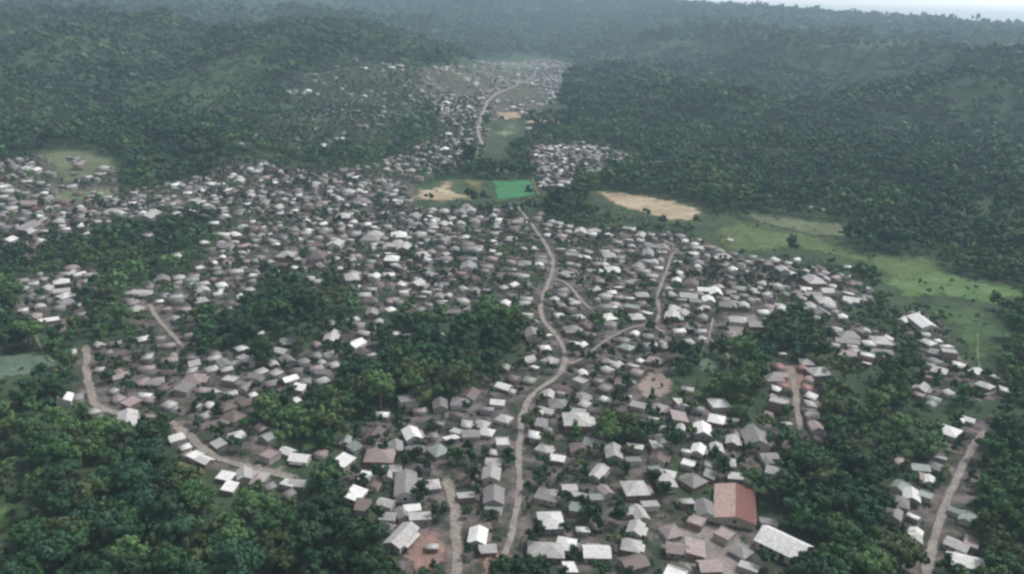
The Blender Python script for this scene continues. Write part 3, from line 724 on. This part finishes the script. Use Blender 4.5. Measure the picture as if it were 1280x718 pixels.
# ------------------------------------------------------------------ the hall, the long white building, the court
def local_thing(name, xy, yaw, label, cat):
    t = bpy.data.objects.new(name, None); COL.objects.link(t)
    t.location = (xy[0], xy[1], float(height(xy[0], xy[1]))); t.rotation_euler = (0, 0, yaw)
    return tag(t, label, cat)
def openings(t, L, W, h):
    for s in opening_spots(L, W, h):
        if s[0] == 'door': link('door', mesh('door', *bar_on(s, 1.6, 0, 2.3), [M_DOOR]), t)
        else:
            o = link('window', mesh('window', *bar_on(s, 1.5, 1.0, 2.5, .05), [M_FRAME]), t)
            link('pane', mesh('pane', *bar_on(s, 1.3, 1.1, 2.4, .07), [M_GLASS]), o)
L_, W_, h_, r_ = 20.0, 13.0, 2.2, 1.7
t = local_thing('hall', (HALL[0], HALL[1] + 5), math.radians(76), 'big hall whose gabled roof is red on one slope and lit pink on the other', 'hall')
link('wall', mesh('hall_wall', *gable_wall(L_, W_, h_, r_), [MW[0]]), t)
x, y, e = L_ / 2 + .6, W_ / 2 + .6, .6; zb = h_ - r_ * e / (W_ / 2) + .14; zr = h_ + r_ + .14
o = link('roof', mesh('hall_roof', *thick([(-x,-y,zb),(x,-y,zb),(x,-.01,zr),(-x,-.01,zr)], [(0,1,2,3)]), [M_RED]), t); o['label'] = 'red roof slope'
o = link('roof', mesh('hall_roof', *thick([(x,y,zb),(-x,y,zb),(-x,.01,zr),(x,.01,zr)], [(0,1,2,3)]), [M_LIT_PINK]), t); o['label'] = 'roof slope coloured paler pink as lit'
openings(t, L_, W_, h_)
t = local_thing('gabled_building', BARN, math.radians(-42), 'long bright white gabled building just below the red-roofed hall', 'building')
link('wall', mesh('barn_wall', *gable_wall(14, 9.5, 3.4, 2.6), [MW[3]]), t)
link('roof', mesh('barn_roof', *gable_roof(14, 9.5, 3.4, 2.6, .7), [MR['W']]), t)
openings(t, 14, 9.5, 3.4)
m = earth('green_court_surface', (0.04, 0.18, 0.078), (0.06, 0.235, 0.11), (0.10, 0.16, 0.075), 0.07)
Pc = COURT
cen = Pc.mean(0); t = local_thing('sports_court', cen, 0, 'bright green sports court between the tan clearing and the upper houses', 'court')
o = sheet('surface', Pc, m, 0.5); o.parent = t; o.matrix_parent_inverse = Matrix.Translation(t.location).inverted()
Pb = np.vstack([Pc, Pc[:1]]); Pb = cen + (Pb - cen) * 1.05
o = road('border', Pb, 3.0, M_SHEET['olive'], 0.62); o.parent = t; o.matrix_parent_inverse = Matrix.Translation(t.location).inverted()

# ------------------------------------------------------------------ trees
def ico(sub):
    bm = bmesh.new(); bmesh.ops.create_icosphere(bm, subdivisions=sub, radius=1)
    V = np.array([v.co[:] for v in bm.verts]); F_ = [[v.index for v in f.verts] for f in bm.faces]; bm.free(); return V, np.array(F_)
I1V, I1F = ico(1); I2V, I2F = ico(2)
def leaf_quads(P, Nn, size, rs):
    n = len(P); d = Nn + rs.normal(0, .55, (n, 3)); d /= np.linalg.norm(d, axis=1, keepdims=True)
    a = np.cross(d, rs.normal(0, 1, (n, 3))); a /= np.linalg.norm(a, axis=1, keepdims=True); b = np.cross(d, a)
    s = size * rs.uniform(.6, 1.3, (n, 1)); a = a * s; b = b * s * .75
    V = np.stack([P - a, P - b * .9, P + a, P + b * 1.1], 1).reshape(-1, 3)
    return V, np.arange(4 * n).reshape(-1, 4)
def crown(form, seed, lumps, leaves, size):
    """a crown of unit radius about (0,0,0..): clumps of leaf faces over rough inner clumps"""
    rs = np.random.RandomState(seed); VV = []; QF = []; TF = []; off = 0
    ax = {'round': (1, 1, .85), 'spreading': (1.2, 1.1, .55), 'tall': (.8, .8, 1.25)}[form]
    c0 = []
    while len(c0) < lumps:
        p = rs.normal(0, 1, 3); p /= np.linalg.norm(p)
        if p[2] < -.45: continue
        p *= rs.uniform(.3, .9); p = p * ax
        if all(np.linalg.norm(p - q) > .24 for q in c0) or rs.rand() < .05: c0.append(p)
    for p in c0:
        rad = rs.uniform(.22, .44)
        v = I1V * rad * (1 + rs.uniform(-.28, .22, (len(I1V), 1))) * .88 + p
        VV.append(v); TF.append(I1F + off); off += len(v)
        d = rs.normal(0, 1, (leaves, 3)); d[:, 2] = np.abs(d[:, 2]) * 1.1 - .35; d /= np.linalg.norm(d, axis=1, keepdims=True)
        lv, lf = leaf_quads(p + d * rad * rs.uniform(.8, 1.15, (leaves, 1)), d, size, rs)
        VV.append(lv); QF.append(lf + off); off += len(lv)
    return np.vstack(VV), np.vstack(TF), np.vstack(QF)
def trunk(rs):
    """unit height tapered trunk with four limbs reaching into the crown"""
    V = []; F_ = []
    def limb(P, R, n=6):
        o = len(V)
        for k, (p, r_) in enumerate(zip(P, R)):
            for q in range(n):
                a = 2 * math.pi * q / n; V.append((p[0] + r_ * math.cos(a), p[1] + r_ * math.sin(a), p[2]))
        for k in range(len(P) - 1):
            for q in range(n):
                a = o + k * n + q; b = o + k * n + (q + 1) % n; F_.append((a, b, b + n, a + n))
    limb([(0,0,-.15),(.01,0,.2),(-.02,.01,.5),(.01,.02,.85)], [.05,.036,.028,.012])
    for k in range(4):
        a = k * 1.57 + rs.uniform(-.5, .5); z = rs.uniform(.32, .5)
        limb([(0,0,z),(.12*math.cos(a),.12*math.sin(a),z+.14),(.26*math.cos(a),.26*math.sin(a),z+.26)], [.02,.014,.005], 5)
    return mesh('trunk', V, F_, [M_BARK], True)
FORMS = ['round', 'spreading', 'tall']
CROWN = {}
for fi, fm in enumerate(FORMS):
    for s in range(4):
        V, T, Q = crown(fm, 10 * fi + s, [15, 11, 19, 14][s], 52, .115)
        for tn in TINTS:
            CROWN[fm, s, tn] = fastmesh('crown', V, np.concatenate([T.ravel(), Q.ravel()]), np.concatenate([np.full(len(T), 3), np.full(len(Q), 4)]), M_LEAF[tn])
TRUNKS = [trunk(np.random.RandomState(s)) for s in range(3)]

# where trees stand
def scatter(x0, x1, y0, y1, s, rmin, rmax):
    cx, cy = np.meshgrid(np.arange(x0, x1, s), np.arange(y0, y1, s), indexing='ij')
    cx = (cx + RS.uniform(-.46, .46, cx.shape) * s).ravel(); cy = (cy + RS.uniform(-.46, .46, cy.shape) * s).ravel()
    r = np.hypot(cx, cy); a = np.degrees(np.arctan2(cx, cy)); k = (r >= rmin) & (r < rmax) & (np.abs(a) < (54 if rmax < 1300 else 42))
    return cx[k], cy[k]
LAY = [(6.4, 150, 620, 4.1), (8.0, 620, 1250, 5.2), (12.0, 1250, 2400, 7.8), (19.0, 2400, 4700, 12.5)]
TX = []; 
for s, r0, r1, rad in LAY:
    x, y = scatter(-r1, r1, 60, r1, s, r0, r1)
    i, j, ok = cell(x, y)
    pt = np.where(ok, g_tree[i, j], 1.0); open_ = ok & g_open[i, j]; town = ok & (g_town[i, j] > 0)
    pt = np.where(open_, np.where((x > 130) & (r1 < 700), .14, .035), pt)
    # thinner cover and clearings in the woods
    cl = fbm(x / 60 + 8, y / 60 + 3, 3); pt = pt * np.where(town, np.clip(.7 + 2.6 * cl, 0, 2.6), np.where(cl < .33, .45, 1))
    glade = sstep(.56, .66, fbm(x / 230 + 31, y / 150 + 12, 4)) * sstep(620, 800, np.hypot(x, y))
    pt = np.where(town | open_, pt, pt * (1 - .52 * glade))
    k = (RS.rand(len(x)) < pt) & ~(ok & g_block[i, j])
    x, y, town, open_ = x[k], y[k], town[k], open_[k]
    big = fbm(x / 35 + 20, y / 35, 2)
    rd = rad * np.clip(RS.lognormal(-.06, .24, len(x)), .5, 1.5) * (.7 + .6 * big)
    rd = np.where(town, np.minimum(rd * .60, 3.2 if s < 10 else 4.0), rd); rd = np.where(open_, rd * .5, rd)
    rd = np.where(~town & ~open_ & (RS.rand(len(x)) < .05), rd * 1.32, rd)
    TX.append(np.column_stack([x, y, rd, town, np.full(len(x), s)]))
TX = np.vstack(TX)
tz = height(TX[:, 0], TX[:, 1])
th = TX[:, 2] * RS.uniform(1.9, 2.6, len(TX)) * np.where(TX[:, 3] > 0, .95, 1.0)     # tree height
# no tree may stand right in front of a roof that is seen in the photograph
tp, tzz = project(np.column_stack([TX[:, 0], TX[:, 1], tz + th * .68])); tpx = TX[:, 2] * F / tzz
ok = np.ones(len(TX), bool)
for h in HOUSES:
    if not h['in'] or (h['v'] < 230 and not h['pick']): continue
    if not h['pick'] and RS.rand() < .5: continue
    q = np.abs(tp[:, 0] - h['u']) < tpx * .85 + h['app'] * .2
    q &= np.abs(tp[:, 1] - h['v'] + 2) < tpx * .75 + h['app'] * .15
    q &= tzz < h['d'] + 4
    ok &= ~q
for poly in ([(600,218),(674,218),(678,250),(612,256)], [(508,226),(590,224),(592,256),(512,258)], [(730,234),(800,238),(870,252),(900,268),(880,284),(800,276),(745,258)], [(612,88),(700,88),(705,135),(655,140),(625,200),(605,200),(615,150)],
             [(870,285),(960,282),(1075,315),(1060,330),(900,315)], [(1090,322),(1165,320),(1190,345),(1120,380)], [(45,195),(110,188),(160,210),(70,230)], [(-5,445),(70,432),(82,462),(0,478)], [(212,522),(300,568),(384,578),(384,606),(280,606),(222,562)],
             [(866,448),(902,446),(906,470),(868,472)], [(-5,628),(20,628),(20,668),(-5,668)], [(806,660),(880,650),(950,690),(940,718),(830,712)]):
    inside = np.zeros(len(TX), bool)
    for fx in (0, -.7, .7): inside |= inpoly(tp[:, 0] + fx * tpx, tp[:, 1] - .3 * abs(fx) * tpx, poly)
    ok &= ~(inside & (RS.rand(len(TX)) < .93))
TX, tz, th, tp, tpx, tzz = TX[ok], tz[ok], th[ok], tp[ok], tpx[ok], tzz[ok]
tn_noise = fbm(TX[:, 0] / 40 + 70, TX[:, 1] / 40 + 30, 2) + RS.normal(0, .10, len(TX))
rightside = sstep(0, 120, TX[:, 0] - 20) * 0.12 + .05 * sstep(600, 1000, np.hypot(TX[:, 0], TX[:, 1])) - .02
keys = list(TINTS)
def tint_of(n, rgt):
    return 0 if n < .42 - rgt else 3 if n < .50 - rgt else 1 if n < .60 - rgt * .3 else 2 if n < .68 else 4
tid = np.array([tint_of(a, b_) for a, b_ in zip(tn_noise + .35 * sstep(700, 1100, np.hypot(TX[:, 0], TX[:, 1])) * (fbm(TX[:, 0] / 190 + 5, TX[:, 1] / 190, 3) - .5), rightside)])
inn = (tp[:, 0] > -10) & (tp[:, 0] < PW + 10) & (tp[:, 1] > 0) & (tp[:, 1] < PH + 14)
app = np.where(inn, tpx, 0); big_idx = np.argsort(-app)[:300]; single = np.zeros(len(TX), bool); single[big_idx] = True
print('trees', len(TX), 'smallest single px', app[big_idx[-1]], 'v', tp[big_idx[-1]])
items = []
for k in big_idx:
    items.append(dict(x=TX[k, 0], y=TX[k, 1], z=tz[k], r=TX[k, 2], h=th[k], t=keys[tid[k]], form=FORMS[int(RS.choice(3, p=[.5, .32, .18]))],
                      u=tp[k, 0], v=tp[k, 1], town=TX[k, 3] > 0))
ROWS = {}
def zone(h):
    u, v = h['u'], h['v']
    if v > 690: e = 'in bottom row'
    elif v > 650: e = 'in second row up'
    elif v > 610: e = 'in third row up'
    elif v > 570: e = 'in fourth row up'
    else: e = 'in back rows'
    return e
NTH = ['leftmost', 'second from left', 'third from left', 'fourth from left', 'fifth from left', 'sixth from left', 'seventh from left', 'eighth from left', 'ninth from left', 'tenth from left'] + ['%dth from left' % k for k in range(11, 60)]
def wood(h):
    if h['u'] < 500: return 'lower-left forest'
    if h['u'] > 940: return 'lower-right forest'
    return 'central gardens'
gr = {}
for h in items:
    sz_ = 'big' if h['r'] > 4.2 else 'small' if h['r'] < 2.8 else 'mid-sized'
    h['head'] = f"{sz_} {h['t']} {h['form']} tree"; h['wood'] = wood(h)
    gr.setdefault((h['head'], zone(h), h['wood']), []).append(h)
for (hd, e, wd_), g in gr.items():
    g.sort(key=lambda h: h['u'])
    for k, h in enumerate(g):
        h['label'] = f"{hd} {e} of {wd_}" if len(g) == 1 else f"{hd} {e} of {wd_}, {NTH[k]}"
for h in items:
    t = bpy.data.objects.new('tree', None); COL.objects.link(t)
    t.location = (h['x'], h['y'], h['z']); t.rotation_euler = (0, 0, RS.uniform(0, 6.28))
    tag(t, h['label'], 'tree', 'trees of ' + h['wood'])
    tr = link('trunk', TRUNKS[RS.randint(3)], t); tr.scale = (h['h'] * .8,) * 2 + (h['h'] * .85,)
    cr = link('crown', CROWN[h['form'], RS.randint(4), h['t']], t)
    vz = {'round': .85, 'spreading': .55, 'tall': 1.25}[h['form']]
    cr.scale = (h['r'],) * 2 + (h['r'] * .95,); cr.location = (0, 0, max(h['h'] - h['r'] * (vz * .72 + .3), h['h'] * .45))

# all the other trees: one forest
rest = np.where(~single)[0]
tcol = np.array([TINTS[k] for k in keys])
VV = []; FF = []; SS = []; TT = []; off = 0
def stamp(idx, variants, flat):
    global off
    which = RS.randint(len(variants), size=len(idx))
    for vi, (bv, bt, bq) in enumerate(variants):
        s = idx[which == vi]; n = len(s)
        if n == 0: continue
        a = RS.uniform(0, 6.28, n); ca, sa = np.cos(a)[:, None], np.sin(a)[:, None]
        R_ = TX[s, 2][:, None]
        x = (bv[None, :, 0] * ca - bv[None, :, 1] * sa) * R_ + TX[s, 0][:, None]
        y = (bv[None, :, 0] * sa + bv[None, :, 1] * ca) * R_ + TX[s, 1][:, None]
        z = bv[None, :, 2] * R_ * flat * RS.uniform(.8, 1.35, (n, 1)) + (tz[s] + th[s] * .62)[:, None]
        VV.append(np.stack([x, y, z], -1).reshape(-1, 3))
        o = off + np.arange(n)[:, None, None] * len(bv)
        if len(bt): FF.append((bt[None] + o).reshape(-1)); SS.append(np.full(n * len(bt), 3))
        if len(bq): FF.append((bq[None] + o).reshape(-1)); SS.append(np.full(n * len(bq), 4))
        col = tcol[tid[s]] * RS.uniform(.78, 1.25, (n, 1))
        TT.append(np.repeat(col, len(bv), 0)); off += n * len(bv)
def simple(seed, base, leaves, size, lo=-.5):
    rs = np.random.RandomState(seed); bv, bf = base
    v = bv * (1 + rs.uniform(-.32, .25, (len(bv), 1))); keepf = bf[(bv[bf][:, :, 2].mean(1) > lo)]
    d = rs.normal(0, 1, (leaves, 3)); d[:, 2] = np.abs(d[:, 2]) - .3; d /= np.linalg.norm(d, axis=1, keepdims=True)
    lv, lf = leaf_quads(d * rs.uniform(.75, 1.12, (leaves, 1)), d, size, rs) if leaves else (np.zeros((0, 3)), np.zeros((0, 4), int))
    return np.vstack([v * .9, lv]), keepf, lf + len(v)
dist_ = np.hypot(TX[:, 0], TX[:, 1])
near_ = rest[(dist_[rest] < 420)]; mid_ = rest[(dist_[rest] >= 420) & (dist_[rest] < 1250)]; far_ = rest[dist_[rest] >= 1250]
stamp(near_, [crown(f, 50 + s, 9, 16, .19) for s, f in enumerate(['round', 'spreading', 'round', 'tall'])], .95)
stamp(mid_, [crown('round', 70 + s, 5, 7, .3)[0:3] for s in range(5)], .85)
far1 = far_[dist_[far_] < 2400]; far2 = far_[dist_[far_] >= 2400]
stamp(far1, [crown('round', 80 + s, 5, 6, .3)[0:3] for s in range(4)], .85)
stamp(far2, [crown('round', 90 + s, 4, 3, .34)[0:3] for s in range(6)], .85)
V = np.vstack(VV); print('forest verts', len(V), 'faces', sum(len(s) for s in SS))
me = fastmesh('forest', V, np.concatenate(FF), np.concatenate(SS), M_FOREST, np.vstack(TT))
tag(link('forest', me), 'dense green broadleaf forest covering the hills and filling gaps in the town', 'forest', kind='stuff')
ZMAX = max(ZMAX, float(V[:, 2].max()))

# low bushes and tall weeds between the houses and under the trees
bx, by = scatter(-700, 700, 90, 1000, 3.1, 150, 1000)
i, j, ok = cell(bx, by)
k = (RS.rand(len(bx)) < np.where(g_open[i, j], .03, np.where(g_town[i, j] > 0, .55, .6)) * np.clip(2.4 * fbm(bx / 18 + 4, by / 18, 3) - .5, 0, 1.2)) & ~g_block[i, j] & ok
bx, by = bx[k], by[k]; br = RS.uniform(.6, 1.7, len(bx)); bz = height(bx, by)
TX = np.column_stack([bx, by, br]); tz = bz; th = br * .5
tid = RS.choice(5, len(bx), p=[.3, .3, .2, .1, .1]); VV.clear(); FF.clear(); SS.clear(); TT.clear(); off = 0
stamp(np.arange(len(bx)), [crown('round', 120 + s, 2, 5, .4) for s in range(5)], .8)
me = fastmesh('undergrowth', np.vstack(VV), np.concatenate(FF), np.concatenate(SS), M_FOREST, np.vstack(TT))
tag(link('undergrowth', me), 'low green bushes and weeds between the houses', 'undergrowth', kind='stuff')
print('bushes', len(bx))

# ------------------------------------------------------------------ haze
hv = box(-9400, 9400, -9400, 9400, ZMIN - 1, max(CAM_Z, ZMAX) + 6)
m = bpy.data.materials.new('pale_blue_haze'); m.use_nodes = True; nt = m.node_tree; nt.nodes.clear()
pv = nt.nodes.new('ShaderNodeVolumePrincipled'); pv.inputs['Color'].default_value = (0.60, 0.80, 1.0, 1); pv.inputs['Density'].default_value = 0.00014
pv.inputs['Anisotropy'].default_value = 0.0
o_ = nt.nodes.new('ShaderNodeOutputMaterial'); nt.links.new(pv.outputs[0], o_.inputs['Volume'])
tag(link('haze', mesh('haze', *hv, [m])), 'pale blue haze filling the air over the valley', kind='stuff')
